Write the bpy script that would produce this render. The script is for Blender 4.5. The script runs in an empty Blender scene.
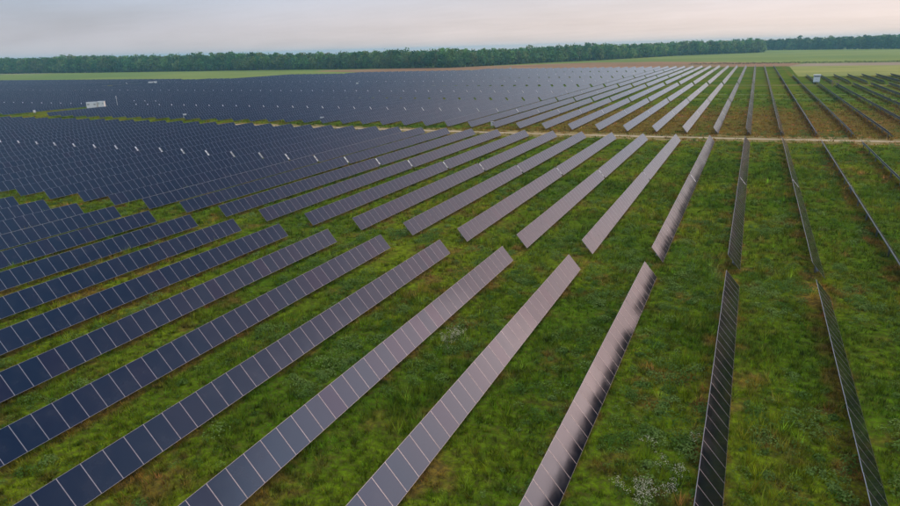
import bpy, math, random
import numpy as np
from mathutils import Matrix, Vector

random.seed(7)
rng = np.random.default_rng(7)
sc = bpy.context.scene
C = sc.collection

# ------------------------------------------------------------------ camera
CAM_H = 21.13
YAW, PITCH, ROLL = 0.4330, 0.3052, -0.0268
FPX = 647.3                                   # focal length in pixels of a 900 px wide frame
_cy, _sy = math.cos(YAW), math.sin(YAW)
FW = Vector((-_sy * math.cos(PITCH), _cy * math.cos(PITCH), -math.sin(PITCH)))
RT0 = Vector((_cy, _sy, 0.0))
UP0 = RT0.cross(FW)
RT = RT0 * math.cos(ROLL) + UP0 * math.sin(ROLL)
UP = UP0 * math.cos(ROLL) - RT0 * math.sin(ROLL)
cam_d = bpy.data.cameras.new('camera')
cam_d.sensor_width = 36.0
cam_d.lens = 36.0 * FPX / 900.0
cam_d.clip_start = 0.5
cam_d.clip_end = 20000.0
cam = bpy.data.objects.new('camera', cam_d)
C.objects.link(cam)
M3 = Matrix((RT, UP, -FW)).transposed()
cam.matrix_world = Matrix.Translation((0, 0, CAM_H)) @ M3.to_4x4()
sc.camera = cam


def project(x, y, z):
    """world point -> pixel of the 900x506 photograph and depth"""
    q = Vector((x, y, z - CAM_H))
    d = q.dot(FW)
    if d < 0.1:
        return (-9999.0, -9999.0, d)
    return (450 + FPX * q.dot(RT) / d, 253 - FPX * q.dot(UP) / d, d)


def on_ground(px, py, z=0.0):
    """where the ray of a photo pixel meets the level z"""
    D = FW + RT * ((px - 450) / FPX) - UP * ((py - 253) / FPX)
    t = (CAM_H - z) / -D.z
    return (D.x * t, D.y * t)


# ------------------------------------------------------------------ sky and sun
SUN_ELEV, SUN_AZ = math.radians(12.5), math.radians(44.0)      # azimuth clockwise from +Y
world = bpy.data.worlds.new('World')
sc.world = world
world.use_nodes = True
nt = world.node_tree
nt.nodes.clear()


def N(tree, kind, **kw):
    n = tree.nodes.new(kind)
    for k, v in kw.items():
        setattr(n, k, v)
    return n


def mathn(tree, op, a=None, b=None, clamp=False):
    n = N(tree, 'ShaderNodeMath', operation=op, use_clamp=clamp)
    for i, v in enumerate((a, b)):
        if v is None:
            continue
        if isinstance(v, (int, float)):
            n.inputs[i].default_value = v
        else:
            tree.links.new(v, n.inputs[i])
    return n.outputs[0]


def maprange(tree, val, a, b, c=0.0, d=1.0):
    n = N(tree, 'ShaderNodeMapRange', interpolation_type='SMOOTHSTEP')
    tree.links.new(val, n.inputs[0])
    for i, v in zip((1, 2, 3, 4), (a, b, c, d)):
        n.inputs[i].default_value = v
    return n.outputs[0]


def mixc(tree, fac, a, b, blend='MIX'):
    n = N(tree, 'ShaderNodeMix', data_type='RGBA', blend_type=blend)
    if isinstance(fac, (int, float)):
        n.inputs[0].default_value = fac
    else:
        tree.links.new(fac, n.inputs[0])
    for s, v in ((6, a), (7, b)):
        if isinstance(v, tuple):
            n.inputs[s].default_value = (*v, 1.0)
        else:
            tree.links.new(v, n.inputs[s])
    return n.outputs[2]


def noise(tree, vec, scale, detail=4.0, rough=0.55):
    n = N(tree, 'ShaderNodeTexNoise')
    n.inputs['Scale'].default_value = scale
    n.inputs['Detail'].default_value = detail
    n.inputs['Roughness'].default_value = rough
    tree.links.new(vec, n.inputs['Vector'])
    return n.outputs[0]


sky = N(nt, 'ShaderNodeTexSky', sky_type='NISHITA', sun_disc=False)
sky.sun_elevation = SUN_ELEV
sky.sun_rotation = SUN_AZ
sky.air_density = 1.3
sky.dust_density = 2.5
tc = N(nt, 'ShaderNodeTexCoord')
sep = N(nt, 'ShaderNodeSeparateXYZ')
nt.links.new(tc.outputs['Generated'], sep.inputs[0])
elev = sep.outputs[2]
# direction flattened to a cloud layer: x/(z+k), y/(z+k)
den = mathn(nt, 'ADD', mathn(nt, 'MAXIMUM', elev, 0.0), 0.10)
cx = mathn(nt, 'DIVIDE', sep.outputs[0], den)
cyv = mathn(nt, 'DIVIDE', sep.outputs[1], den)
comb = N(nt, 'ShaderNodeCombineXYZ')
nt.links.new(cx, comb.inputs[0]); nt.links.new(cyv, comb.inputs[1])
mp = N(nt, 'ShaderNodeMapping')
mp.inputs['Rotation'].default_value = (0, 0, 0.5)
mp.inputs['Scale'].default_value = (0.55, 0.95, 1)
nt.links.new(comb.outputs[0], mp.inputs[0])
cn = noise(nt, mp.outputs[0], 0.55, 6.0, 0.55)
cn2 = noise(nt, mp.outputs[0], 2.1, 5.0, 0.6)
# veil colour: pink-cream low towards the sun side, blue-grey higher and away from it
sdot = N(nt, 'ShaderNodeVectorMath', operation='DOT_PRODUCT')
nt.links.new(tc.outputs['Generated'], sdot.inputs[0])
sdot.inputs[1].default_value = (math.sin(SUN_AZ), math.cos(SUN_AZ), 0.0)
side = maprange(nt, sdot.outputs['Value'], -0.30, 0.90)
low = mixc(nt, side, (5.1, 4.9, 5.2), (8.9, 7.3, 6.5))
high = mixc(nt, side, (3.8, 4.9, 6.4), (7.2, 7.5, 8.6))
veil = mixc(nt, maprange(nt, elev, 0.0, 0.13), low, high)
veil = mixc(nt, maprange(nt, elev, 0.33, 0.62), veil, (5.0, 6.3, 9.0))
veil = mixc(nt, maprange(nt, elev, 0.64, 0.97), veil, (17.5, 18.0, 19.0))      # overcast: brightest overhead
# aureole of the low sun behind the veil
sd3 = N(nt, 'ShaderNodeVectorMath', operation='DOT_PRODUCT')
nt.links.new(tc.outputs['Generated'], sd3.inputs[0])
sd3.inputs[1].default_value = (math.sin(SUN_AZ) * math.cos(SUN_ELEV), math.cos(SUN_AZ) * math.cos(SUN_ELEV), math.sin(SUN_ELEV))
aur = mathn(nt, 'POWER', maprange(nt, sd3.outputs['Value'], 0.79, 1.0), 1.3)
veil = mixc(nt, aur, veil, (34.0, 22.5, 19.5))
bright = mathn(nt, 'ADD', maprange(nt, cn, 0.30, 0.72, 0.945, 1.05), maprange(nt, cn2, 0.35, 0.7, -0.02, 0.02))
vs = N(nt, 'ShaderNodeVectorMath', operation='SCALE')
nt.links.new(veil, vs.inputs[0]); nt.links.new(bright, vs.inputs['Scale'])
cover = maprange(nt, cn, 0.20, 0.62, 0.86, 0.97)
skyc = mixc(nt, cover, sky.outputs[0], vs.outputs[0])
bg = N(nt, 'ShaderNodeBackground')
bg.inputs['Strength'].default_value = 0.11
nt.links.new(skyc, bg.inputs[0])
wo = N(nt, 'ShaderNodeOutputWorld')
nt.links.new(bg.outputs[0], wo.inputs[0])

sun_d = bpy.data.lights.new('sun', 'SUN')
sun_d.energy = 0.6
sun_d.angle = math.radians(34)
sun_d.color = (1.0, 0.68, 0.52)
sun = bpy.data.objects.new('sun', sun_d)
C.objects.link(sun)
sdir = Vector((math.sin(SUN_AZ) * math.cos(SUN_ELEV), math.cos(SUN_AZ) * math.cos(SUN_ELEV), math.sin(SUN_ELEV)))
sun.rotation_euler = sdir.to_track_quat('Z', 'Y').to_euler()
sun.location = (60, 20, 60)

vw = sc.view_settings
vw.view_transform = 'Standard'
vw.look = 'None'
vw.exposure = 0.0
vw.gamma = 1.0
vw.use_curve_mapping = False
sc.render.engine = 'CYCLES'
sc.cycles.use_denoising = True
sc.cycles.max_bounces = 6
sc.cycles.volume_bounces = 1


# ------------------------------------------------------------------ helpers
def tag(o, label=None, cat=None, group=None, kind=None):
    for k, v in (('label', label), ('category', cat), ('group', group), ('kind', kind)):
        if v:
            o[k] = v
    return o


def obj(name, mesh, parent=None, loc=(0, 0, 0), rot=(0, 0, 0)):
    o = bpy.data.objects.new(name, mesh)
    C.objects.link(o)
    o.location = loc
    o.rotation_euler = rot
    if parent is not None:
        o.parent = parent
    return o


def empty(name, loc):
    o = bpy.data.objects.new(name, None)
    o.empty_display_size = 0.5
    C.objects.link(o)
    o.location = loc
    return o


class MB:
    """collects faces with material slots, builds one mesh"""
    def __init__(self):
        self.v, self.f, self.m = [], [], []

    def quad(self, a, b, c, d, m=0):
        i = len(self.v)
        self.v += [a, b, c, d]
        self.f.append((i, i + 1, i + 2, i + 3)); self.m.append(m)

    def box(self, x0, x1, y0, y1, z0, z1, m=0):
        i = len(self.v)
        self.v += [(x0, y0, z0), (x1, y0, z0), (x1, y1, z0), (x0, y1, z0), (x0, y0, z1), (x1, y0, z1), (x1, y1, z1), (x0, y1, z1)]
        for q in ((3, 2, 1, 0), (4, 5, 6, 7), (0, 1, 5, 4), (1, 2, 6, 5), (2, 3, 7, 6), (3, 0, 4, 7)):
            self.f.append(tuple(i + k for k in q)); self.m.append(m)

    def tube(self, p0, p1, r0, r1=None, n=8, m=0, caps=True):
        r1 = r0 if r1 is None else r1
        p0, p1 = Vector(p0), Vector(p1)
        ax = (p1 - p0).normalized()
        a = ax.orthogonal().normalized(); b = ax.cross(a)
        i = len(self.v)
        for p, r in ((p0, r0), (p1, r1)):
            for k in range(n):
                t = 2 * math.pi * k / n
                self.v.append(tuple(p + a * (r * math.cos(t)) + b * (r * math.sin(t))))
        for k in range(n):
            j = (k + 1) % n
            self.f.append((i + k, i + j, i + n + j, i + n + k)); self.m.append(m)
        if caps:
            self.f.append(tuple(i + k for k in reversed(range(n)))); self.m.append(m)
            self.f.append(tuple(i + n + k for k in range(n))); self.m.append(m)

    def add(self, other, fn):
        i = len(self.v)
        self.v += [fn(p) for p in other.v]
        self.f += [tuple(i + k for k in q) for q in other.f]
        self.m += other.m

    def mesh(self, name, mats):
        me = bpy.data.meshes.new(name)
        me.from_pydata([tuple(p) for p in self.v], [], self.f)
        for m in mats:
            me.materials.append(m)
        me.polygons.foreach_set('material_index', self.m)
        me.update()
        return me


def tri_mesh(name, verts, faces, mat, cols=None):
    """verts (n,3), faces (m,k) numpy -> mesh with optional per-vertex colour 'tint'"""
    me = bpy.data.meshes.new(name)
    n, m, k = len(verts), len(faces), faces.shape[1]
    me.vertices.add(n)
    me.vertices.foreach_set('co', np.ascontiguousarray(verts, dtype=np.float32).ravel())
    me.loops.add(m * k)
    me.loops.foreach_set('vertex_index', np.ascontiguousarray(faces, dtype=np.int32).ravel())
    me.polygons.add(m)
    me.polygons.foreach_set('loop_start', np.arange(0, m * k, k, dtype=np.int32))
    me.update(calc_edges=True)
    if cols is not None:
        at = me.color_attributes.new('tint', 'FLOAT_COLOR', 'POINT')
        rgba = np.ones((n, 4), np.float32)
        rgba[:, :3] = cols
        at.data.foreach_set('color', rgba.ravel())
    me.materials.append(mat)
    return me


def new_mat(name):
    m = bpy.data.materials.new(name)
    m.use_nodes = True
    t = m.node_tree
    b = t.nodes['Principled BSDF']
    return m, t, b


# ------------------------------------------------------------------ materials
def plain(name, col, rough=0.6, metal=0.0, wear=0.12, scale=3.0):
    m, t, b = new_mat(name)
    g = N(t, 'ShaderNodeNewGeometry')
    n = noise(t, g.outputs['Position'], scale, 4.0)
    dark = tuple(c * (1 - wear) for c in col)
    lite = tuple(min(1, c * (1 + wear * 0.6)) for c in col)
    t.links.new(mixc(t, maprange(t, n, 0.35, 0.65), dark, lite), b.inputs['Base Color'])
    b.inputs['Roughness'].default_value = rough
    b.inputs['Metallic'].default_value = metal
    return m


def make_glass():
    m, t, b = new_mat('module_glass')
    oi = N(t, 'ShaderNodeObjectInfo')
    g = N(t, 'ShaderNodeNewGeometry')
    r = mathn(t, 'FRACT', mathn(t, 'ADD', mathn(t, 'MULTIPLY', g.outputs['Random Per Island'], 7.31), mathn(t, 'MULTIPLY', oi.outputs['Random'], 13.7)))
    wn = N(t, 'ShaderNodeTexWhiteNoise', noise_dimensions='1D')
    t.links.new(r, wn.inputs['W'])
    rnd = wn.outputs['Value']
    ramp = N(t, 'ShaderNodeValToRGB')
    e = ramp.color_ramp.elements
    e[0].position, e[0].color = 0.0, (0.26, 0.54, 1.0, 1)
    e[1].position, e[1].color = 1.0, (0.40, 0.53, 1.0, 1)
    k = e.new(0.6); k.color = (0.30, 0.55, 1.0, 1)
    k = e.new(0.88); k.color = (0.33, 0.54, 1.0, 1)
    t.links.new(rnd, ramp.inputs[0])
    # thin uneven film of dust
    n = noise(t, g.outputs['Position'], 0.9, 5.0)
    dust = maprange(t, n, 0.42, 0.80, 0.0, 0.045)
    # black cells; the anti-reflection coat mirrors blue when seen face on
    t.links.new(ramp.outputs[0], b.inputs['Specular Tint'])
    col = mixc(t, dust, (0.0035, 0.0045, 0.009), (0.20, 0.17, 0.15))
    t.links.new(col, b.inputs['Base Color'])
    b.inputs['IOR'].default_value = 1.52
    rr = maprange(t, n, 0.3, 0.8, 0.11, 0.18)
    t.links.new(rr, b.inputs['Roughness'])
    # slow waviness of the glass
    bn = N(t, 'ShaderNodeBump'); bn.inputs['Strength'].default_value = 0.12; bn.inputs['Distance'].default_value = 0.02
    t.links.new(noise(t, g.outputs['Position'], 0.8, 2.0), bn.inputs['Height'])
    t.links.new(bn.outputs[0], b.inputs['Normal'])
    return m


GLASS = make_glass()
FRAME = plain('anodised_aluminium', (0.29, 0.30, 0.33), 0.38, 0.75, 0.08)
BACK = plain('module_back_glass', (0.045, 0.058, 0.068), 0.3, 0.0, 0.15)
STEEL = plain('galvanised_steel', (0.24, 0.25, 0.27), 0.5, 0.5, 0.18)
COVER = plain('drive_cover_paint', (0.62, 0.63, 0.65), 0.5, 0.0, 0.3, 0.35)
WHITE = plain('white_enamel', (0.80, 0.80, 0.79), 0.45, 0.0, 0.06)
PALEGREY = plain('pale_grey_paint', (0.52, 0.54, 0.56), 0.5, 0.0, 0.1)
PALEBLUE = plain('pale_blue_paint', (0.70, 0.74, 0.76), 0.5, 0.0, 0.08)
DARKGREY = plain('dark_grey_paint', (0.06, 0.065, 0.07), 0.5, 0.0, 0.15)
BEIGE = plain('beige_paint', (0.58, 0.47, 0.34), 0.6, 0.0, 0.12)
RUST = plain('weathered_orange_timber', (0.36, 0.25, 0.12), 0.8, 0.0, 0.25)
CONCRETE = plain('concrete', (0.42, 0.41, 0.38), 0.85, 0.0, 0.15)


P_ROW, X0 = 7.047, 0.085


def meadow_group():
    """the meadow's own colours over the ground: one node group shared by soil, grass and weeds"""
    t = bpy.data.node_groups.new('meadow_colour', 'ShaderNodeTree')
    t.interface.new_socket('Grass', in_out='OUTPUT', socket_type='NodeSocketColor')
    t.interface.new_socket('Dry', in_out='OUTPUT', socket_type='NodeSocketFloat')
    t.interface.new_socket('Fine', in_out='OUTPUT', socket_type='NodeSocketFloat')
    out = N(t, 'NodeGroupOutput')
    g = N(t, 'ShaderNodeNewGeometry')
    P = g.outputs['Position']
    flat = N(t, 'ShaderNodeVectorMath', operation='MULTIPLY')
    flat.inputs[1].default_value = (1, 1, 0)
    t.links.new(P, flat.inputs[0])
    F = flat.outputs[0]
    sp = N(t, 'ShaderNodeSeparateXYZ'); t.links.new(P, sp.inputs[0])
    X, Y = sp.outputs[0], sp.outputs[1]
    a = noise(t, F, 0.045, 3.0)
    b = noise(t, F, 0.33, 5.0, 0.6)
    c = noise(t, F, 1.7, 4.0, 0.6)
    col = mixc(t, maprange(t, a, 0.36, 0.64), (0.066, 0.132, 0.005), (0.145, 0.190, 0.007))
    col = mixc(t, maprange(t, b, 0.40, 0.66), col, (0.074, 0.116, 0.007))
    # dry, brownish growth: patches everywhere, most of the ground just beyond the track
    zone = mathn(t, 'MULTIPLY', maprange(t, Y, 150, 168), maprange(t, Y, 275, 200))
    zone = mathn(t, 'MULTIPLY', zone, maprange(t, X, -95, -35))
    dn = mathn(t, 'ADD', mathn(t, 'MULTIPLY', b, 0.65), mathn(t, 'MULTIPLY', a, 0.35))
    dn = mathn(t, 'ADD', dn, mathn(t, 'MULTIPLY', zone, 0.19))
    # worn ground under and behind each row of modules
    fx = mathn(t, 'FRACT', mathn(t, 'ADD', mathn(t, 'DIVIDE', mathn(t, 'SUBTRACT', X, X0), P_ROW), 0.5))
    band = mathn(t, 'MULTIPLY', maprange(t, fx, 0.22, 0.38), maprange(t, fx, 0.64, 0.56))
    dn = mathn(t, 'ADD', dn, mathn(t, 'MULTIPLY', band, 0.085))
    dry = maprange(t, dn, 0.51, 0.69)
    col = mixc(t, mathn(t, 'MULTIPLY', dry, 0.75), col, (0.300, 0.172, 0.034))
    fine = mixc(t, maprange(t, c, 0.3, 0.7), (0.55, 0.55, 0.55), (1.48, 1.48, 1.40))
    col = mixc(t, 1.0, col, fine, 'MULTIPLY')
    t.links.new(col, out.inputs[0]); t.links.new(dry, out.inputs[1]); t.links.new(c, out.inputs[2])
    return t


MEADOW = meadow_group()


def ground_mat():
    m, t, b = new_mat('meadow_ground')
    gr = N(t, 'ShaderNodeGroup'); gr.node_tree = MEADOW
    g = N(t, 'ShaderNodeNewGeometry')
    n = noise(t, g.outputs['Position'], 3.5, 6.0, 0.65)
    # soil and thatch between the tufts, colour darkened for the shade among them
    soil = mixc(t, maprange(t, n, 0.3, 0.7), (0.030, 0.026, 0.008), (0.085, 0.062, 0.022))
    f = mathn(t, 'ADD', mathn(t, 'MULTIPLY', maprange(t, n, 0.44, 0.60), 0.55), mathn(t, 'MULTIPLY', gr.outputs[1], 0.35), True)
    t.links.new(mixc(t, f, gr.outputs[0], soil), b.inputs['Base Color'])
    b.inputs['Roughness'].default_value = 0.95
    b.inputs['Specular IOR Level'].default_value = 0.0
    bn = N(t, 'ShaderNodeBump'); bn.inputs['Strength'].default_value = 0.8; bn.inputs['Distance'].default_value = 0.25
    t.links.new(n, bn.inputs['Height']); t.links.new(bn.outputs[0], b.inputs['Normal'])
    return m


def leaf_mat(name, mode):
    """vertex tint times the meadow colour (grass) or the tint alone (weeds, trees)"""
    m, t, b = new_mat(name)
    at = N(t, 'ShaderNodeAttribute', attribute_name='tint')
    col = at.outputs['Color']
    if mode == 'grass':
        gr = N(t, 'ShaderNodeGroup'); gr.node_tree = MEADOW
        col = mixc(t, 1.0, gr.outputs[0], col, 'MULTIPLY')
    t.links.new(col, b.inputs['Base Color'])
    b.inputs['Roughness'].default_value = 0.7
    b.inputs['Specular IOR Level'].default_value = 0.06
    tr = N(t, 'ShaderNodeBsdfTranslucent')
    t.links.new(col, tr.inputs[0])
    mx = N(t, 'ShaderNodeMixShader'); mx.inputs[0].default_value = 0.4
    o = t.nodes['Material Output']
    t.links.new(b.outputs[0], mx.inputs[1]); t.links.new(tr.outputs[0], mx.inputs[2])
    t.links.new(mx.outputs[0], o.inputs[0])
    return m


def field_mat(name, c0, c1, scale, c2=None):
    m, t, b = new_mat(name)
    g = N(t, 'ShaderNodeNewGeometry')
    mp_ = N(t, 'ShaderNodeMapping'); mp_.inputs['Scale'].default_value = (0.35, 1.0, 1.0)
    t.links.new(g.outputs['Position'], mp_.inputs[0])
    n = noise(t, mp_.outputs[0], scale, 5.0, 0.6)
    n2 = noise(t, mp_.outputs[0], scale * 6, 4.0, 0.6)
    f = mathn(t, 'ADD', mathn(t, 'MULTIPLY', n, 0.65), mathn(t, 'MULTIPLY', n2, 0.35))
    col = mixc(t, maprange(t, f, 0.38, 0.62), c0, c1)
    if c2:
        col = mixc(t, maprange(t, noise(t, g.outputs['Position'], scale * 0.5, 3.0), 0.5, 0.7), col, c2)
    t.links.new(col, b.inputs['Base Color'])
    b.inputs['Roughness'].default_value = 0.95
    b.inputs['Specular IOR Level'].default_value = 0.1
    return m


GROUND = ground_mat()
GRASS = leaf_mat('grass_blades', 'grass')
LEAF = leaf_mat('weed_leaves', 'leaf')
TREE = leaf_mat('tree_leaves', 'leaf')
TRACK = field_mat('track_gravel', (0.30, 0.22, 0.12), (0.48, 0.38, 0.25), 0.25)
VERGE = field_mat('track_verge', (0.15, 0.125, 0.035), (0.27, 0.19, 0.07), 0.12)
SOIL = field_mat('bare_soil', (0.20, 0.105, 0.045), (0.30, 0.165, 0.08), 0.02, (0.22, 0.15, 0.06))
FIELD = field_mat('far_meadow_grass', (0.12, 0.17, 0.022), (0.19, 0.225, 0.04), 0.006, (0.11, 0.17, 0.028))
PASTURE = field_mat('pasture_grass', (0.17, 0.19, 0.03), (0.28, 0.27, 0.06), 0.012, (0.18, 0.20, 0.04))
STUBBLE = field_mat('stubble', (0.22, 0.16, 0.10), (0.30, 0.23, 0.15), 0.015, (0.20, 0.19, 0.08))
SAND = field_mat('dry_sand', (0.42, 0.33, 0.20), (0.52, 0.42, 0.27), 0.01)
MOWN = field_mat('mown_grass', (0.10, 0.15, 0.03), (0.17, 0.20, 0.06), 0.15)


# ------------------------------------------------------------------ ground, tracks, fields
def sheet(name, pts, z, mat, label):
    me = bpy.data.meshes.new(name)
    me.from_pydata([(x, y, z) for x, y in pts], [], [tuple(range(len(pts)))])
    me.materials.append(mat)
    o = obj(name, me)
    return tag(o, label, name.replace('_', ' '), kind='structure')


def strip(name, line, width, z, mat, label, wob=0.3, step=4.0):
    """a band of uneven width along a polyline"""
    pts = []
    for (x0, y0), (x1, y1) in zip(line[:-1], line[1:]):
        n = max(1, int(math.hypot(x1 - x0, y1 - y0) / step))
        pts += [(x0 + (x1 - x0) * k / n, y0 + (y1 - y0) * k / n) for k in range(n)]
    pts.append(line[-1])
    v, f = [], []
    for i, (x, y) in enumerate(pts):
        a, b = pts[max(0, i - 1)], pts[min(len(pts) - 1, i + 1)]
        d = Vector((b[0] - a[0], b[1] - a[1])).normalized()
        w0, w1 = width / 2 + random.uniform(-wob, wob), width / 2 + random.uniform(-wob, wob)
        v += [(x - d.y * w0, y + d.x * w0, z), (x + d.y * w1, y - d.x * w1, z)]
        if i:
            j = 2 * i
            f.append((j - 2, j - 1, j + 1, j))
    me = bpy.data.meshes.new(name)
    me.from_pydata(v, [], f)
    me.materials.append(mat)
    return tag(obj(name, me), label, name.replace('_', ' '), kind='structure')


G = 6500.0
me = bpy.data.meshes.new('ground')
me.from_pydata([(-G, -G, 0), (G, -G, 0), (G, G, 0), (-G, G, 0)], [], [(0, 1, 2, 3)])
me.materials.append(GROUND)
tag(obj('ground', me), 'green meadow ground under the solar rows', 'ground', kind='structure')

TRK = [(-155, 161.5), (-120, 161.0), (-45, 160.4), (0, 162.3), (30, 164.4), (120, 168)]
strip('verge', TRK, 10.5, 0.006, VERGE, 'dry brownish verge along the dirt track', 1.4, 3.0)
strip('dirt_track', TRK, 2.1, 0.012, TRACK, 'pale dirt track crossing between the blocks of solar rows', 0.25)
TR2 = [(-60, 368), (-6, 367), (12, 366.5), (62, 366), (140, 366)]
strip('dirt_track', TR2, 4.0, 0.012, VERGE, 'faint far track passing the white cabinet on legs', 0.8)
strip('mown_strip', [(-25, 276), (60, 281), (140, 284)], 3.0, 0.006, MOWN, 'pale mown strip crossing the right rows, nearer of two', 0.5)
strip('mown_strip', [(-25, 300), (60, 305), (140, 309)], 3.0, 0.006, MOWN, 'pale mown strip crossing the right rows, farther of two', 0.5)
# fields behind the array
sheet('far_meadow', [(-2600, 452), (-398, 452), (-370, 545), (-230, 640), (-120, 655), (60, 655), (900, 655), (1700, 1200), (1200, 2600), (-200, 2600), (-420, 745), (-2600, 790)], 0.03, FIELD, 'bright green meadow between the solar field and the wood')
sheet('soil_field', [(-480, 662), (-372, 606), (-250, 636), (-240, 640), (-60, 636), (26, 636), (40, 716), (-30, 790), (-110, 850), (-190, 855), (-345, 742), (-480, 690)], 0.06, SOIL, 'reddish brown bare soil beyond the last solar rows')
sheet('pasture', [(24, 452), (120, 470), (420, 455), (420, 630), (26, 632)], 0.03, PASTURE, 'yellow green pasture behind the right rows')
sheet('stubble_strip', [(24, 633), (420, 631), (440, 704), (42, 708)], 0.045, STUBBLE, 'pinkish brown stubble strip in front of the dark hedge')
sheet('sand_strip', [(-1900, 700), (-1090, 712), (-900, 760), (-1000, 772), (-1900, 772)], 0.06, SAND, 'pale sandy strip at the foot of the left wood')

# ------------------------------------------------------------------ trackers
P = P_ROW
TH = math.radians(50.1)
AXH = 1.12
W, PITCH_M = 1.85, 1.28
PL = PITCH_M - 0.012
NEAR_N, FAR_N, DRV = 32, 37, 0.56
LEN = (NEAR_N + FAR_N) * PITCH_M + DRV
TILT = (math.cos(TH), math.sin(TH))


def panel_mb():
    """one framed module: glass set 3 mm into a frame, dark back; local x runs down the tilt"""
    mb = MB()
    hx, hy, t = W / 2, PL / 2, 0.036
    ex, ey = 0.011, 0.014
    o = [(-hx, -hy), (hx, -hy), (hx, hy), (-hx, hy)]
    i = [(-hx + ex, -hy + ey), (hx - ex, -hy + ey), (hx - ex, hy - ey), (-hx + ex, hy - ey)]
    for k in range(4):
        j = (k + 1) % 4
        mb.quad((*o[k], 0), (*o[j], 0), (*i[j], 0), (*i[k], 0), 1)
        mb.quad((*o[k], -t), (*o[j], -t), (*o[j], 0), (*o[k], 0), 1)
    mb.quad(*[(*p, -0.003) for p in i], 0)
    mb.quad(*[(*p, -t) for p in reversed(o)], 2)
    return mb


PANEL = panel_mb()
PANEL_ME = PANEL.mesh('panel', [GLASS, FRAME, BACK])
_arr = {}


def centres(n_near, n_far):
    ys = [(k + 0.5) * PITCH_M for k in range(n_near)]
    y1 = n_near * PITCH_M + DRV
    return ys + [y1 + (k + 0.5) * PITCH_M for k in range(n_far)]


def array_mesh(ys, key=None):
    if key is not None and key in _arr:
        return _arr[key]
    mb = MB()
    for y in ys:
        a, b, c = random.gauss(0, 0.0032), random.gauss(0, 0.003), random.uniform(-0.004, 0.004)
        mb.add(PANEL, lambda p: (p[0], p[1] + y, p[2] - p[0] * a + p[1] * b + c))
    me = mb.mesh('panel_array', [GLASS, FRAME, BACK])
    if key is not None:
        _arr[key] = me
    return me


def tilt_pt(p, th=TH):
    return (p[0] * math.cos(th) + p[2] * math.sin(th), p[1], -p[0] * math.sin(th) + p[2] * math.cos(th) + AXH)


def drive_strip_mb():
    """narrow white board that fills the gap above the drive"""
    mb = MB()
    mb.box(-0.74, 0.62, -0.13, 0.13, -0.03, 0.004)
    return mb


def tube_mb(length):
    mb = MB()
    mb.tube((0, 0.02, -0.14), (0, length - 0.02, -0.14), 0.068, n=8)
    return mb


def post_mb():
    mb = MB()                                    # I-section pile with a bearing head
    zt = AXH - 0.20
    for s in (-1, 1):
        mb.box(s * 0.075 - 0.006, s * 0.075 + 0.006, -0.05, 0.05, -0.3, zt)
    mb.box(-0.069, 0.069, -0.005, 0.005, -0.3, zt)
    mb.box(-0.11, 0.02, -0.045, 0.045, zt, zt + 0.05)
    mb.tube((-0.11, -0.06, AXH - 0.09), (-0.11, 0.06, AXH - 0.09), 0.105, n=10)
    return mb


def drive_mb():
    mb = MB()
    mb.tube((-0.11, -0.12, AXH - 0.09), (-0.11, 0.12, AXH - 0.09), 0.19, n=12)
    mb.box(-0.17, -0.02, -0.10, 0.10, AXH - 0.50, AXH - 0.24)
    mb.tube((-0.36, 0, AXH - 0.30), (-0.12, 0, AXH - 0.30), 0.07, n=8)
    return mb


STRIP_ME = drive_strip_mb().mesh('drive_cover', [COVER])
POST_ME = post_mb().mesh('post', [STEEL])
DRIVE_ME = drive_mb().mesh('slew_drive', [STEEL])
_tube, _frame, _far = {}, {}, {}


def post_ys(n_near, n_far):
    L = (n_near + n_far) * PITCH_M + DRV
    yd = n_near * PITCH_M + DRV / 2
    ys = [yd]
    k = 1
    while yd - k * 7.7 > 0.8:
        ys.append(yd - k * 7.7); k += 1
    k = 1
    while yd + k * 7.7 < L - 0.8:
        ys.append(yd + k * 7.7); k += 1
    return L, yd, ys


def frame_mesh(nn, nf):
    """tube and piles of a tracker too far away to tell them apart"""
    if (nn, nf) not in _frame:
        L, yd, ys = post_ys(nn, nf)
        mb = MB()
        mb.tube(tilt_pt((0, 0.02, -0.14)), tilt_pt((0, L - 0.02, -0.14)), 0.068, n=6)
        for y in ys:
            mb.box(-0.185, -0.035, y - 0.05, y + 0.05, -0.3, AXH - 0.15)
        _frame[(nn, nf)] = mb.mesh('support_frame', [STEEL])
    return _frame[(nn, nf)]


def far_mesh(nn, nf, var):
    """whole tracker as one mesh (far blocks)"""
    if (nn, nf, var) not in _far:
        th = TH + (-0.012, 0.0, 0.011)[var]
        L, yd, ys = post_ys(nn, nf)
        mb = MB()
        for y in centres(nn, nf):
            a = random.gauss(0, 0.0032)
            mb.add(PANEL, lambda p: tilt_pt((p[0], p[1] + y, p[2] - p[0] * a), th))
        mb.tube(tilt_pt((0, 0.02, -0.14)), tilt_pt((0, L - 0.02, -0.14)), 0.068, n=6, m=3)
        for y in ys:
            mb.box(-0.185, -0.035, y - 0.05, y + 0.05, -0.3, AXH - 0.15, 3)
        s = MB(); s.box(-0.78, 0.66, yd - 0.13, yd + 0.13, -0.03, 0.004, 4)
        mb.add(s, lambda p: tilt_pt(p, th))
        _far[(nn, nf, var)] = mb.mesh('solar_tracker', [GLASS, FRAME, BACK, STEEL, COVER])
    return _far[(nn, nf, var)]


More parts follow.
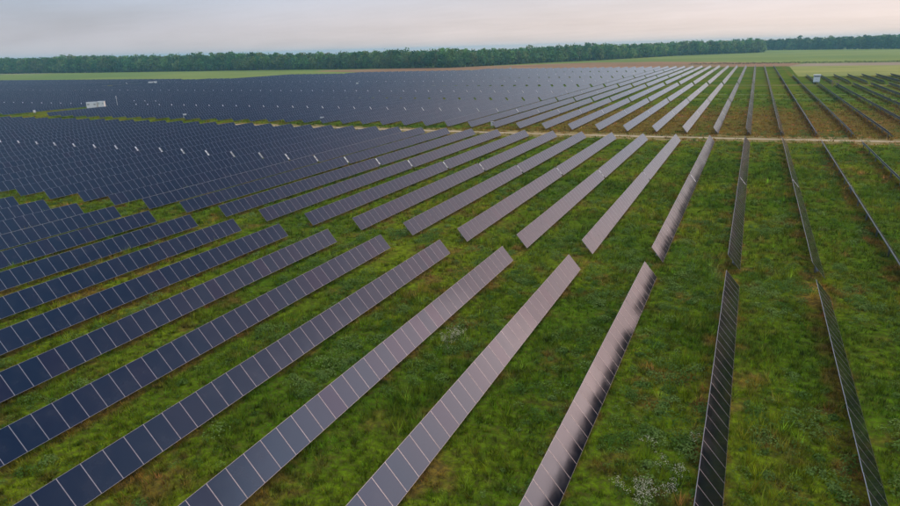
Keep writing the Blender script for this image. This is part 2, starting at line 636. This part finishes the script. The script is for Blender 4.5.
# layout: (block, row, start Y, panels nearer than the drive, panels beyond it)
LAY = []
for r in range(-16, 3):
    LAY.append((1, r, 59.4 - LEN, 22, 47))
for r in range(-36, 4):
    LAY.append((2, r, 64.3, NEAR_N, FAR_N))
for r in range(-60, 8):
    if -38 <= r <= -36:
        LAY.append((3, r, 205.0, 16, 22))                # rows cut short for the inverter station
    else:
        LAY.append((3, r, 167.4, NEAR_N, FAR_N))
for r in range(-84, 11):
    if r >= -6:
        LAY.append((4, r, 258.4, 36, 44))
    else:
        LAY.append((4, r, 258.4, NEAR_N, FAR_N))
for r in range(-106, 14):
    if r >= 3:
        LAY.append((5, r, 372.5, 28, 32))
    elif r >= -6:
        LAY.append((5, r, 369.5, 28, 34))
    elif not (-66 <= r <= -63):
        LAY.append((5, r, 351.5, NEAR_N, FAR_N + (9 if r < -58 else 0)))
    else:
        LAY.append((5, r, 402.0, 12, 18))
for r in range(-58, 3):
    LAY.append((6, r, 451.5 if r >= -6 else 444.0, NEAR_N, FAR_N if r < -6 else FAR_N - 2))
for r in range(-50, 3):
    if r >= -34:
        LAY.append((7, r, 541.0 if r >= -6 else 537.0, NEAR_N, FAR_N))
    else:
        LAY.append((7, r, 537.0, 12, 14 + (r + 50)))


def in_view(x, y, z, mg=40):
    px, py, d = project(x, y, z)
    return d > 0 and -mg < px < 900 + mg and -mg < py < 506 + mg


def seen_size(t):
    blk, r, y0, nn, nf = t
    x = X0 + r * P
    L = (nn + nf) * PITCH_M + DRV
    pts = []
    for k in range(41):
        y = y0 + L * k / 40
        px, py, d = project(x, y, AXH)
        if d > 0 and 0 < px < 900 and 0 < py < 506:
            pts.append((L / 40) * FPX / d * FPX * W / d)
    return sum(pts)


SZ = {t: seen_size(t) for t in LAY}
LAY = [t for t in LAY if SZ[t] > 0 or (t[0] <= 2 and any(in_view(X0 + t[1] * P, t[2] + LEN * k / 40, AXH, 40) for k in range(41)))]
LAY.sort(key=lambda t: -SZ[t])
KEEP, REST = LAY[:298], LAY[298:]

ONES = ['', 'first', 'second', 'third', 'fourth', 'fifth', 'sixth', 'seventh', 'eighth', 'ninth', 'tenth', 'eleventh', 'twelfth', 'thirteenth', 'fourteenth', 'fifteenth', 'sixteenth', 'seventeenth', 'eighteenth', 'nineteenth']
TENS = {2: 'twent', 3: 'thirt', 4: 'fort', 5: 'fift', 6: 'sixt', 7: 'sevent', 8: 'eight', 9: 'ninet'}


def ordinal(n):
    if n < 20:
        return ONES[n]
    if n >= 100:
        return 'hundredth' if n == 100 else 'hundred and ' + ONES[n - 100]
    a, b = divmod(n, 10)
    return TENS[a] + ('ieth' if b == 0 else 'y-' + ONES[b])


BLK = {1: 'nearest block', 2: 'block before track', 3: 'first block past track', 4: 'second block past track',
       5: 'third block past track', 6: 'fourth block past track', 7: 'farthest block'}


def label_for(blk, r):
    look = 'navy' if r < -11 else ('slate' if r < -5 else ('mauve' if r < 0 else 'dark'))
    if r == 0:
        return 'steep solar tracker row seen almost edge-on, in the ' + BLK[blk]
    return '%s solar tracker, %s, %s row %s of edge-on row' % (look, BLK[blk], ordinal(abs(r)), 'left' if r < 0 else 'right')


GROUP = 'tilted solar tracker rows in the field'
n_ind = 0
for (blk, r, y0, nn, nf) in KEEP:
    x = X0 + r * P
    L, yd, pys = post_ys(nn, nf)
    dth = random.gauss(0, 0.006)
    dx, dy = random.uniform(-0.05, 0.05), random.uniform(-0.25, 0.25)
    if blk <= 2:
        root = empty('solar_tracker', (x + dx, y0 + dy, 0))
        rest = []
        for yc in centres(nn, nf):
            px, py, d = project(x, y0 + yc, AXH)
            if -30 < px < 930 and -30 < py < 536 and d < 122:
                rot = (random.gauss(0, 0.0032), TH + dth + random.gauss(0, 0.0035), 0)
                o = obj('panel', PANEL_ME, root, (0, yc, AXH + random.uniform(-0.004, 0.004)), rot)
                n_ind += 1
            else:
                rest.append(yc)
        if rest:
            full = len(rest) == nn + nf
            o = obj('panel_array', array_mesh(rest, (nn, nf, random.randrange(3)) if full else None), root, (0, 0, AXH), (0, TH + dth, 0))
            o['kind'] = 'stuff'
        if L not in _tube:
            _tube[L] = tube_mb(L).mesh('torque_tube', [STEEL])
        obj('torque_tube', _tube[L], root, (0, 0, AXH), (0, TH, 0))
        for y in pys:
            obj('post', POST_ME, root, (0, y, 0))
        obj('slew_drive', DRIVE_ME, root, (0, yd, 0))
        obj('drive_cover', STRIP_ME, root, (0, yd, AXH), (0, TH + dth, 0))
    elif blk == 3:
        root = empty('solar_tracker', (x + dx, y0 + dy, 0))
        o = obj('panel_array', array_mesh(centres(nn, nf), (nn, nf, random.randrange(3))), root, (0, 0, AXH), (0, TH + dth, 0))
        o['kind'] = 'stuff'
        o = obj('support_frame', frame_mesh(nn, nf), root)
        obj('drive_cover', STRIP_ME, root, (0, yd, AXH), (0, TH + dth, 0))
    else:
        root = obj('solar_tracker', far_mesh(nn, nf, random.randrange(3)), None, (x + dx, y0 + dy, 0))
    tag(root, label_for(blk, r), 'solar tracker', GROUP)

if REST:
    mb_v, mb_f, mb_m, off = [], [], [], 0
    for (blk, r, y0, nn, nf) in REST:
        src = far_mesh(nn, nf, random.randrange(3))
        n = len(src.vertices)
        co = np.empty(n * 3, np.float32); src.vertices.foreach_get('co', co)
        co = co.reshape(-1, 3) + np.array([X0 + r * P + random.uniform(-.05, .05), y0 + random.uniform(-.25, .25), 0], np.float32)
        mb_v.append(co)
        for pl in src.polygons:
            mb_f.append(tuple(v + off for v in pl.vertices)); mb_m.append(pl.material_index)
        off += n
    me = bpy.data.meshes.new('distant_trackers')
    me.from_pydata(np.concatenate(mb_v).tolist(), [], mb_f)
    for m in (GLASS, FRAME, BACK, STEEL, COVER):
        me.materials.append(m)
    me.polygons.foreach_set('material_index', mb_m)
    tag(obj('solar_field', me), 'farthest dark solar rows merging into one sheet near the wood', 'solar field', kind='stuff')
print('trackers', len(KEEP), 'rest', len(REST), 'panels', n_ind)


# ------------------------------------------------------------------ grass, weeds, wild flowers
def lattice_noise(x, y, cell, seed):
    """smooth value noise in numpy, 0..1"""
    g = np.random.default_rng(seed).random((256, 256))
    fx, fy = x / cell, y / cell
    ix, iy = np.floor(fx).astype(int), np.floor(fy).astype(int)
    tx, ty = fx - ix, fy - iy
    tx, ty = tx * tx * (3 - 2 * tx), ty * ty * (3 - 2 * ty)
    a, b = g[ix % 256, iy % 256], g[(ix + 1) % 256, iy % 256]
    c, d = g[ix % 256, (iy + 1) % 256], g[(ix + 1) % 256, (iy + 1) % 256]
    return (a * (1 - tx) + b * tx) * (1 - ty) + (c * (1 - tx) + d * tx) * ty


FWn, RTn, UPn = np.array(FW), np.array(RT), np.array(UP)


def scatter(d0, d1, dens, mg=130):
    """random ground points in the camera's field, by depth range"""
    half = d1 * 0.80 + 8
    cx_, cy_ = FWn[0], FWn[1]
    n = int(dens * (2 * half) * (d1 + 10))
    u = rng.uniform(-half, half, n); v = rng.uniform(0, d1 + 10, n)
    nf_ = math.hypot(cx_, cy_)
    x = cx_ / nf_ * v + cy_ / nf_ * u
    y = cy_ / nf_ * v - cx_ / nf_ * u
    q = np.stack([x, y, np.full(n, -CAM_H)], 1)
    d = q @ FWn
    ok = d > 5
    px = 450 + FPX * (q @ RTn) / np.maximum(d, 1); py = 253 - FPX * (q @ UPn) / np.maximum(d, 1)
    ok &= (px > -mg) & (px < 900 + mg) & (py < 506 + mg) & (d >= d0) & (d < d1)
    return x[ok], y[ok]


def off_track(x, y):
    ty = np.interp(x, [p[0] for p in TRK], [p[1] for p in TRK])
    return np.abs(y - ty) > 1.7


def clear_of_panels(x):
    """tall plants keep out from under the low edge of the modules"""
    d = ((x - X0) / P + 0.5) % 1.0 * P - P / 2
    return (d < -0.35) | (d > 1.35)


def blades(x, y, per, h0, h1, spread, width, lean, base_tint=0.85):
    """tufts of single-triangle blades"""
    n = len(x)
    k = np.repeat(np.arange(n), per)
    m = len(k)
    hs = rng.uniform(h0, h1, n) * (0.6 + 0.8 * lattice_noise(x, y, 3.1, 11))
    hgt = hs[k] * rng.uniform(0.55, 1.15, m)
    a = rng.uniform(0, 2 * np.pi, m); rad = np.sqrt(rng.random(m)) * spread * rng.uniform(0.7, 1.3, n)[k]
    bx = x[k] + np.cos(a) * rad; by = y[k] + np.sin(a) * rad
    a2 = a + rng.normal(0, 0.9, m)
    ln = hgt * lean * rng.uniform(0.3, 1.5, m)
    wv = width * rng.uniform(0.7, 1.4, m)
    px_, py_ = -np.sin(a2) * wv, np.cos(a2) * wv
    z0 = np.full(m, -0.01)
    v = np.empty((m, 3, 3))
    v[:, 0] = np.stack([bx - px_, by - py_, z0], 1)
    v[:, 1] = np.stack([bx + px_, by + py_, z0], 1)
    v[:, 2] = np.stack([bx + np.cos(a2) * ln, by + np.sin(a2) * ln, hgt], 1)
    tint = base_tint * rng.uniform(0.6, 1.6, n)
    warm = rng.random(n)
    col = np.stack([tint * (0.95 + 0.35 * warm), tint * (1.12 - 0.10 * warm), tint * (0.9 + 0.2 * warm)], 1)[k]
    kind_ = rng.random(n)
    straw = (kind_ < 0.13)[k]; pale = (kind_ > 0.86)[k]
    col[straw] *= np.array([1.6, 1.15, 2.5]); col[pale] *= np.array([1.45, 1.5, 3.0])
    col *= rng.uniform(0.8, 1.2, (m, 1))
    cols = np.repeat(col[:, None, :], 3, axis=1)
    return v.reshape(-1, 3), np.arange(m * 3).reshape(-1, 3), cols.reshape(-1, 3)


def merge(parts):
    vs, fs, cs, off = [], [], [], 0
    for v, f, c in parts:
        vs.append(v); fs.append(f + off); cs.append(c); off += len(v)
    return np.concatenate(vs), np.concatenate(fs), np.concatenate(cs)


parts = []
for d0, d1, dens, per, h0, h1, sp, wd in ((14, 62, 7.5, 12, 0.16, 0.42, 0.22, 0.022), (62, 120, 2.6, 10, 0.2, 0.5, 0.34, 0.04), (120, 210, 0.8, 9, 0.22, 0.5, 0.55, 0.08), (210, 340, 0.30, 9, 0.22, 0.5, 0.85, 0.14)):
    x, y = scatter(d0, d1, dens)
    ok = off_track(x, y) & (lattice_noise(x, y, 1.6, 3) * 0.6 + lattice_noise(x, y, 5.5, 4) * 0.4 > rng.uniform(0.15, 0.62, len(x)))
    if d1 > 300:
        ok &= rng.random(len(x)) < np.clip((340 - np.hypot(x, y)) / 110, 0, 1)
    parts.append(blades(x[ok], y[ok], per, h0, h1, sp, wd, 0.75))
x, y = scatter(14, 110, 3.2)
ok = off_track(x, y) & clear_of_panels(x) & (lattice_noise(x, y, 2.3, 31) * 0.55 + lattice_noise(x, y, 8.0, 32) * 0.45 > rng.uniform(0.50, 0.78, len(x)))
parts.append(blades(x[ok], y[ok], 14, 0.45, 0.85, 0.20, 0.026, 0.55, 1.25))
ux, uy = [], []  # tufts added under the right rows to stand in for the shade there
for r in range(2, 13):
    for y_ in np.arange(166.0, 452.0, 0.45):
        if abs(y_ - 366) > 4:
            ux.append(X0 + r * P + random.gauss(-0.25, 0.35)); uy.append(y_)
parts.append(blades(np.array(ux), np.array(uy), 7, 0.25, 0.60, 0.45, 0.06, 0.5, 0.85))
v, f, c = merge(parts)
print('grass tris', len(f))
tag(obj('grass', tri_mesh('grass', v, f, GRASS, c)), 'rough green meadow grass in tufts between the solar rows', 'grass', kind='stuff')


def leaf_clumps(x, y, per, rad, hgt, size, c0, c1):
    """low leafy plants: small quads spread through a dome"""
    n = len(x)
    k = np.repeat(np.arange(n), per); m = len(k)
    sc_ = rng.uniform(0.45, 1.35, n)
    a = rng.uniform(0, 2 * np.pi, m); u = np.sqrt(rng.random(m)); zz = np.sqrt(np.maximum(0, 1 - u * u)) * rng.uniform(0.45, 1.0, m)
    p = np.stack([x[k] + np.cos(a) * u * rad * sc_[k], y[k] + np.sin(a) * u * rad * sc_[k], 0.02 + zz * hgt * sc_[k]], 1)
    s = size * rng.uniform(0.6, 1.3, m)
    nrm = np.stack([np.cos(a) * u * 0.8, np.sin(a) * u * 0.8, 0.4 + zz], 1) + rng.normal(0, 0.45, (m, 3))
    nrm /= np.linalg.norm(nrm, axis=1)[:, None]
    t1 = np.cross(nrm, rng.normal(0, 1, (m, 3))); t1 /= np.linalg.norm(t1, axis=1)[:, None]
    t2 = np.cross(nrm, t1)
    v = np.stack([p - t1 * s[:, None], p + t2 * s[:, None] * 0.6, p + t1 * s[:, None], p - t2 * s[:, None] * 0.6], 1)
    w = rng.random(n)[:, None]
    col = (np.array(c0) * (1 - w) + np.array(c1) * w)[k] * rng.uniform(0.7, 1.3, (m, 1))
    return v.reshape(-1, 3), np.arange(m * 4).reshape(-1, 4), np.repeat(col[:, None, :], 4, 1).reshape(-1, 3)


parts = []
for d0, d1, dens, per, sz, rad, hg in ((14, 70, 1.3, 40, 0.055, 0.36, 0.30), (14, 80, 0.42, 110, 0.075, 0.68, 0.50), (70, 160, 0.30, 46, 0.11, 0.6, 0.45)):
    x, y = scatter(d0, d1, dens)
    ok = off_track(x, y) & (lattice_noise(x, y, 7.0, 21) > rng.uniform(0.25, 0.75, len(x))) & clear_of_panels(x)
    parts.append(leaf_clumps(x[ok], y[ok], per, rad, hg, sz, (0.072, 0.150, 0.016), (0.190, 0.270, 0.065)))
v, f, c = merge(parts)
print('weed quads', len(f))
tag(obj('weeds', tri_mesh('weeds', v, f, LEAF, c)), 'low leafy green weeds growing in clumps through the meadow', 'weeds', kind='stuff')


def flower_patch(name, spots, label):
    """tall weeds with thin stems and loose heads of cream flowers"""
    parts = []
    for (px, py, cnt, spread) in spots:
        gx, gy = on_ground(px, py)
        for _ in range(cnt):
            x, y = gx + random.gauss(0, spread), gy + random.gauss(0, spread)
            h = random.uniform(0.45, 0.85)
            lx, ly = random.gauss(0, 0.08), random.gauss(0, 0.08)
            w = 0.008
            parts.append((np.array([(x - w, y, 0), (x + w, y, 0), (x + lx + w, y + ly, h), (x + lx - w, y + ly, h)]), np.arange(4).reshape(1, 4), np.tile([[0.08, 0.10, 0.03]], (4, 1))))
            m = random.randint(12, 22)
            p = np.array([x + lx, y + ly, h]) + rng.normal(0, 1, (m, 3)) * np.array([0.085, 0.085, 0.07])
            nrm = rng.normal(0, 0.5, (m, 3)) + np.array([0, 0, 1.0]); nrm /= np.linalg.norm(nrm, axis=1)[:, None]
            t1 = np.cross(nrm, rng.normal(0, 1, (m, 3))); t1 /= np.linalg.norm(t1, axis=1)[:, None]
            t2 = np.cross(nrm, t1)
            s = rng.uniform(0.014, 0.032, m)[:, None]
            q = np.stack([p - t1 * s, p - t2 * s, p + t1 * s, p + t2 * s], 1).reshape(-1, 3)
            col = np.repeat(np.array([[0.55, 0.52, 0.36]]) * rng.uniform(0.7, 1.25, (m, 1)), 4, 0)
            parts.append((q, np.arange(m * 4).reshape(-1, 4), col))
    v, f, c = merge(parts)
    tag(obj(name, tri_mesh(name, v, f, LEAF, c)), label, 'wild flowers', kind='stuff')


flower_patch('wild_flowers', [(645, 503, 26, 0.35), (668, 499, 12, 0.25), (640, 492, 10, 0.25), (618, 492, 6, 0.2), (678, 482, 8, 0.2), (648, 450, 5, 0.2), (660, 470, 6, 0.35), (690, 447, 3, 0.2)], 'cream flowering weeds at the bottom edge between two solar rows')
flower_patch('wild_flowers', [(455, 341, 26, 0.5), (447, 346, 16, 0.5), (464, 339, 8, 0.3)], 'pale flowering weeds between two mauve solar rows')


# ------------------------------------------------------------------ woods
def tree_proto(seed, h, w, quads):
    """tapered trunk, limbs and a crown of leaf clumps gathered round limb ends"""
    r = np.random.default_rng(seed)
    mb = MB()
    mb.tube((0, 0, -0.3), (r.normal(0, .2), r.normal(0, .2), h * 0.6), 0.32, 0.14, n=5, caps=False)
    cl = []
    nl = 11
    for k in range(nl):
        a = 2 * math.pi * (k / nl) + r.normal(0, .4)
        zz = h * r.uniform(0.16, 0.93)
        top = 1 - ((zz / h - 0.52) / 0.52) ** 2
        rr = w * 0.5 * max(0.25, top) * r.uniform(0.55, 1.0)
        e = (math.cos(a) * rr, math.sin(a) * rr, zz)
        mb.tube((0, 0, zz * 0.62), e, 0.09, 0.03, n=3, caps=False)
        cl.append((*e, w * r.uniform(0.22, 0.36)))
    cl.append((r.normal(0, .6), r.normal(0, .6), h * 0.90, w * 0.24))
    cl.append((0, 0, h * 0.6, w * 0.34))
    v = np.array(mb.v); f = np.array(mb.f)
    tint = np.tile([[0.07, 0.055, 0.04]], (len(v), 1))
    cl = np.array(cl)
    idx = r.integers(0, len(cl), quads)
    dirs = r.normal(0, 1, (quads, 3)); dirs /= np.linalg.norm(dirs, axis=1)[:, None]
    p = cl[idx, :3] + dirs * (cl[idx, 3] * r.uniform(0.7, 1.1, quads))[:, None] * np.array([1, 1, 0.85])
    p[:, 2] = np.maximum(p[:, 2], 0.6)
    nrm = dirs + r.normal(0, .45, (quads, 3)); nrm /= np.linalg.norm(nrm, axis=1)[:, None]
    t1 = np.cross(nrm, r.normal(0, 1, (quads, 3))); t1 /= np.linalg.norm(t1, axis=1)[:, None]
    t2 = np.cross(nrm, t1)
    s = r.uniform(0.65, 1.35, quads)[:, None]
    q = np.stack([p - t1 * s, p - t2 * s * .8, p + t1 * s, p + t2 * s * .8], 1).reshape(-1, 3)
    tc_ = np.repeat(r.uniform(0.75, 1.25, len(cl))[idx][:, None] * r.uniform(0.8, 1.2, (quads, 1)), 4, 0)
    return (np.concatenate([v, q]), np.concatenate([f, np.arange(quads * 4).reshape(-1, 4) + len(v)]), tint, tc_)


PROTO = [tree_proto(100 + k, 20.0, (12.5, 14.5, 11.0, 13.5, 10.5)[k % 5], 230) for k in range(8)]
GREENS = np.array([(0.070, 0.160, 0.046), (0.100, 0.185, 0.050), (0.052, 0.130, 0.042), (0.135, 0.195, 0.058), (0.072, 0.145, 0.052), (0.130, 0.165, 0.058)])


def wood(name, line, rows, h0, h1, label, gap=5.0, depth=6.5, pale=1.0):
    parts = []
    for (xa, ya), (xb, yb) in zip(line[:-1], line[1:]):
        L = math.hypot(xb - xa, yb - ya)
        nx, ny = -(yb - ya) / L, (xb - xa) / L
        if nx * (xa + xb) + ny * (ya + yb) < 0:
            nx, ny = -nx, -ny
        n = int(L / gap)
        for k in range(rows):
            for j in range(n):
                s = (j + random.uniform(-0.4, 1.4)) / n
                off = depth * (k + random.uniform(-0.35, 0.6))
                x, y = xa + (xb - xa) * s + nx * off, ya + (yb - ya) * s + ny * off
                u = (x - line[0][0]) / (line[-1][0] - line[0][0])
                z = (h0 + (h1 - h0) * u + 0.9 * math.sin(x * 0.021 + y * 0.013) + random.gauss(0, 1.15)) * (0.84 if k == 0 else 1.0)
                if random.random() < 0.06:
                    z *= 1.12
                pv, pf, tr, tcol = PROTO[random.randrange(len(PROTO))]
                a = random.uniform(0, 6.283)
                s_ = z / 20.0
                w_ = s_ * random.uniform(0.8, 1.1)
                ca, sa = math.cos(a) * w_, math.sin(a) * w_
                q = np.stack([pv[:, 0] * ca - pv[:, 1] * sa + x, pv[:, 0] * sa + pv[:, 1] * ca + y, pv[:, 2] * s_], 1)
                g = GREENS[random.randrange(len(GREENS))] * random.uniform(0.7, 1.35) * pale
                parts.append((q, pf, np.concatenate([tr, tcol * g])))
        # bushes close the foot of the wood
        n = int(L / 2.2)
        s = rng.random(n); off = rng.uniform(-5, 9, n)
        parts.append(leaf_clumps(xa + (xb - xa) * s + nx * off, ya + (yb - ya) * s + ny * off, 44, 3.2, 6.0, 0.85, (0.070, 0.135, 0.036), (0.130, 0.175, 0.052)))
    v, f, c = merge(parts)
    print(name, 'quads', len(f))
    return tag(obj(name, tri_mesh(name, v, f, TREE, c)), label, 'wood', kind='stuff')


L0, L1, L2 = on_ground(0, 73.9), on_ground(225, 70.6), on_ground(450, 67.7)
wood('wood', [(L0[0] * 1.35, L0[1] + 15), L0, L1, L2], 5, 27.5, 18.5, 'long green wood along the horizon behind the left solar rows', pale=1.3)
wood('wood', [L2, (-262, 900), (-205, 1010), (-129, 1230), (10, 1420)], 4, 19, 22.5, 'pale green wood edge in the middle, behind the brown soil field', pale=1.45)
wood('wood', [(-110, 1830), (90, 1660), (244, 1510), (420, 1440), (640, 1380)], 4, 22, 28, 'bluish far wood at the right beyond the wide meadow')


def hedge(name, line, label):
    x, y = [], []
    for (xa, ya), (xb, yb) in zip(line[:-1], line[1:]):
        n = int(math.hypot(xb - xa, yb - ya) / 0.9)
        x += [xa + (xb - xa) * k / n + random.gauss(0, .4) for k in range(n)]
        y += [ya + (yb - ya) * k / n + random.gauss(0, .5) for k in range(n)]
    v, f, c = leaf_clumps(np.array(x), np.array(y), 40, 1.1, 1.9, 0.22, (0.030, 0.055, 0.016), (0.050, 0.075, 0.022))
    tag(obj(name, tri_mesh(name, v, f, LEAF, c)), label, 'hedge', kind='stuff')


hedge('hedge', [(-60, 716), (30, 712), (120, 708), (300, 706), (460, 705)], 'thin dark hedge line across the meadow behind the right rows')


# ------------------------------------------------------------------ cabinets and small equipment
def part(name, parent, fn, *mats):
    mb = MB(); fn(mb)
    return obj(name, mb.mesh(name, list(mats)), parent)


def station(loc, rz, wid, dep, hgt, label, with_tank=True):
    """white inverter station: two enclosures on a concrete skid, doors, vents, a transformer between"""
    root = empty('inverter_station', loc); root.rotation_euler = (0, 0, rz)
    w = wid / 2
    part('skid', root, lambda m: m.box(-w - .2, w + .2, -dep / 2 - .2, dep / 2 + .2, -0.2, 0.35), CONCRETE)
    for x0, x1, hh in ((-w, -w + wid * 0.58, hgt * 0.95), (w - wid * 0.36, w, hgt)):
        b = part('enclosure', root, lambda m: m.box(x0, x1, -dep / 2, dep / 2, 0.35, hh), WHITE)
        part('roof', b, lambda m: m.box(x0 - .08, x1 + .08, -dep / 2 - .08, dep / 2 + .08, hh, hh + .09), PALEGREY)
        n = 3
        dw = (x1 - x0 - 0.3) / n
        for k in range(n):
            xa = x0 + 0.15 + k * dw
            d = part('door', b, lambda m: m.box(xa + .04, xa + dw - .04, -dep / 2 - .045, -dep / 2 - .003, 0.55, hh - .25), WHITE)
            part('handle', d, lambda m: m.box(xa + dw - .16, xa + dw - .12, -dep / 2 - .09, -dep / 2 - .046, 1.3, 1.6), DARKGREY)
            if k != 1:
                part('vent', d, lambda m: [m.box(xa + .16, xa + dw - .2, -dep / 2 - .06, -dep / 2 - .047, hh - 1.1 + .12 * q, hh - 1.04 + .12 * q) for q in range(5)], DARKGREY)
    if with_tank:
        xa, xb = -w + wid * 0.59, w - wid * 0.37
        t = part('cable_duct', root, lambda m: m.box(xa, xb, -dep * .38, dep * .38, 0.35, hgt * 0.80), BEIGE)
    return tag(root, label, 'inverter station', 'white inverter stations')


def facing(x, y):
    return math.atan2(y, x) - math.pi / 2


sx, sy_ = on_ground(97, 110.2)
station((sx, sy_, 0), facing(sx, sy_) * 0.8, 6.9, 2.6, 3.6, 'large white equipment station among the dark rows at the left')
sx, sy_ = on_ground(153, 85.0)
station((sx, sy_, 0), facing(sx, sy_), 6.2, 2.5, 2.7, 'small far white equipment station near the top left wood', False)

# cabinet on legs at the right
sx, sy_ = on_ground(816, 84.2)
root = empty('equipment_cabinet', (sx, sy_, 0)); root.rotation_euler = (0, 0, facing(sx, sy_))
for ax in (-1.1, 1.1):
    for ay in (-0.8, 0.8):
        part('leg', root, lambda m: m.box(ax - .09, ax + .09, ay - .09, ay + .09, -0.2, 1.2), STEEL)
body = part('body', root, lambda m: m.box(-1.45, 1.45, -1.2, 1.2, 1.2, 4.2), PALEBLUE)
for k in range(2):
    xa = -1.33 + k * 1.35
    d = part('door', body, lambda m: m.box(xa, xa + 1.3, -1.25, -1.203, 1.4, 3.5), PALEBLUE)
    part('handle', d, lambda m: m.box(xa + (1.1 if k == 0 else .12), xa + (1.16 if k == 0 else .18), -1.31, -1.251, 2.2, 2.6), DARKGREY)
part('vent', body, lambda m: m.box(-1.2, 1.2, -1.24, -1.203, 3.62, 4.0), DARKGREY)
part('roof', root, lambda m: m.box(-1.65, 1.65, -1.6, 1.5, 4.25, 4.6), WHITE)
part('platform', root, lambda m: m.box(-1.5, 1.5, -1.9, -1.25, 1.1, 1.19), STEEL)
tag(root, 'pale bluish white cabinet with white roof standing on legs at the right', 'cabinet')

# timber frame near it
sx, sy_ = on_ground(835, 87.0)
root = empty('timber_frame', (sx, sy_, 0)); root.rotation_euler = (0, 0, facing(sx, sy_))
for ax in (-1.2, 1.2):
    part('post', root, lambda m: m.box(ax - .2, ax + .2, -.2, .2, -0.3, 3.2), RUST)
part('crossbar', root, lambda m: m.box(-1.0, 1.0, -.1, .1, 2.7, 3.0), RUST)
part('board', root, lambda m: m.box(-1.0, 1.0, -.05, .05, 1.5, 1.8), RUST)
tag(root, 'orange brown timber frame beside the pale cabinet on legs', 'frame')


def small_box(px, py, label, s=1.0):
    x, y = on_ground(px, py)
    root = empty('combiner_box', (x, y, 0)); root.rotation_euler = (0, 0, facing(x, y))
    for ax in (-.3 * s, .3 * s):
        part('post', root, lambda m: m.box(ax - .05, ax + .05, -.05, .05, -0.3, 0.9), STEEL)
    b = part('body', root, lambda m: m.box(-.55 * s, .55 * s, -.25, .25, 0.7, 0.7 + 1.3 * s), WHITE)
    part('door', b, lambda m: m.box(-.49 * s, .49 * s, -.275, -.253, 0.78, 0.6 + 1.3 * s), WHITE)
    part('hood', b, lambda m: m.box(-.62 * s, .62 * s, -.36, .3, 0.703 + 1.3 * s, 0.76 + 1.3 * s), PALEGREY)
    tag(root, label, 'combiner box', 'white combiner boxes by the track')


small_box(35, 114.3, 'small white box by the track left of the large white station', 0.75)
small_box(185.5, 119.8, 'small white box by the track right of the large white station')
small_box(322.5, 123.6, 'small white box by the track at the slate blue rows')
small_box(492.5, 128.3, 'small white box by the track at the mauve rows', 0.8)
small_box(357.5, 86.5, 'tiny white box far back among the middle solar rows', 1.3)
small_box(510.5, 70.5, 'tiny white box at the far edge before the brown soil', 1.6)

# thin mast
sx, sy_ = on_ground(118, 108.5)
root = empty('weather_mast', (sx, sy_, 0))
part('mast', root, lambda m: m.tube((0, 0, -.3), (0, 0, 5.0), .10, .07, n=8), PALEGREY)
part('crossarm', root, lambda m: m.box(-.7, .7, -.04, .04, 4.4, 4.5), PALEGREY)
part('sensor', root, lambda m: m.tube((0, 0, 5.0), (0, 0, 5.35), .14, .14, n=8), WHITE)
part('base', root, lambda m: m.box(-.3, .3, -.3, .3, -.2, .15), CONCRETE)
tag(root, 'thin grey weather mast right of the large white station', 'mast')

# ------------------------------------------------------------------ haze
HG = G + 60
mb = MB(); mb.box(-HG, HG, -HG, HG, -1.0, 42.0)
hm = bpy.data.materials.new('haze')
hm.use_nodes = True
t = hm.node_tree
t.nodes.clear()
pv = N(t, 'ShaderNodeVolumePrincipled')
pv.inputs['Color'].default_value = (0.33, 0.70, 0.92, 1)
pv.inputs['Density'].default_value = 0.00015
pv.inputs['Anisotropy'].default_value = 0.0
oo = N(t, 'ShaderNodeOutputMaterial')
t.links.new(pv.outputs[0], oo.inputs['Volume'])
tag(obj('haze', mb.mesh('haze', [hm])), 'thin bluish evening haze over the whole field', 'haze', kind='stuff')
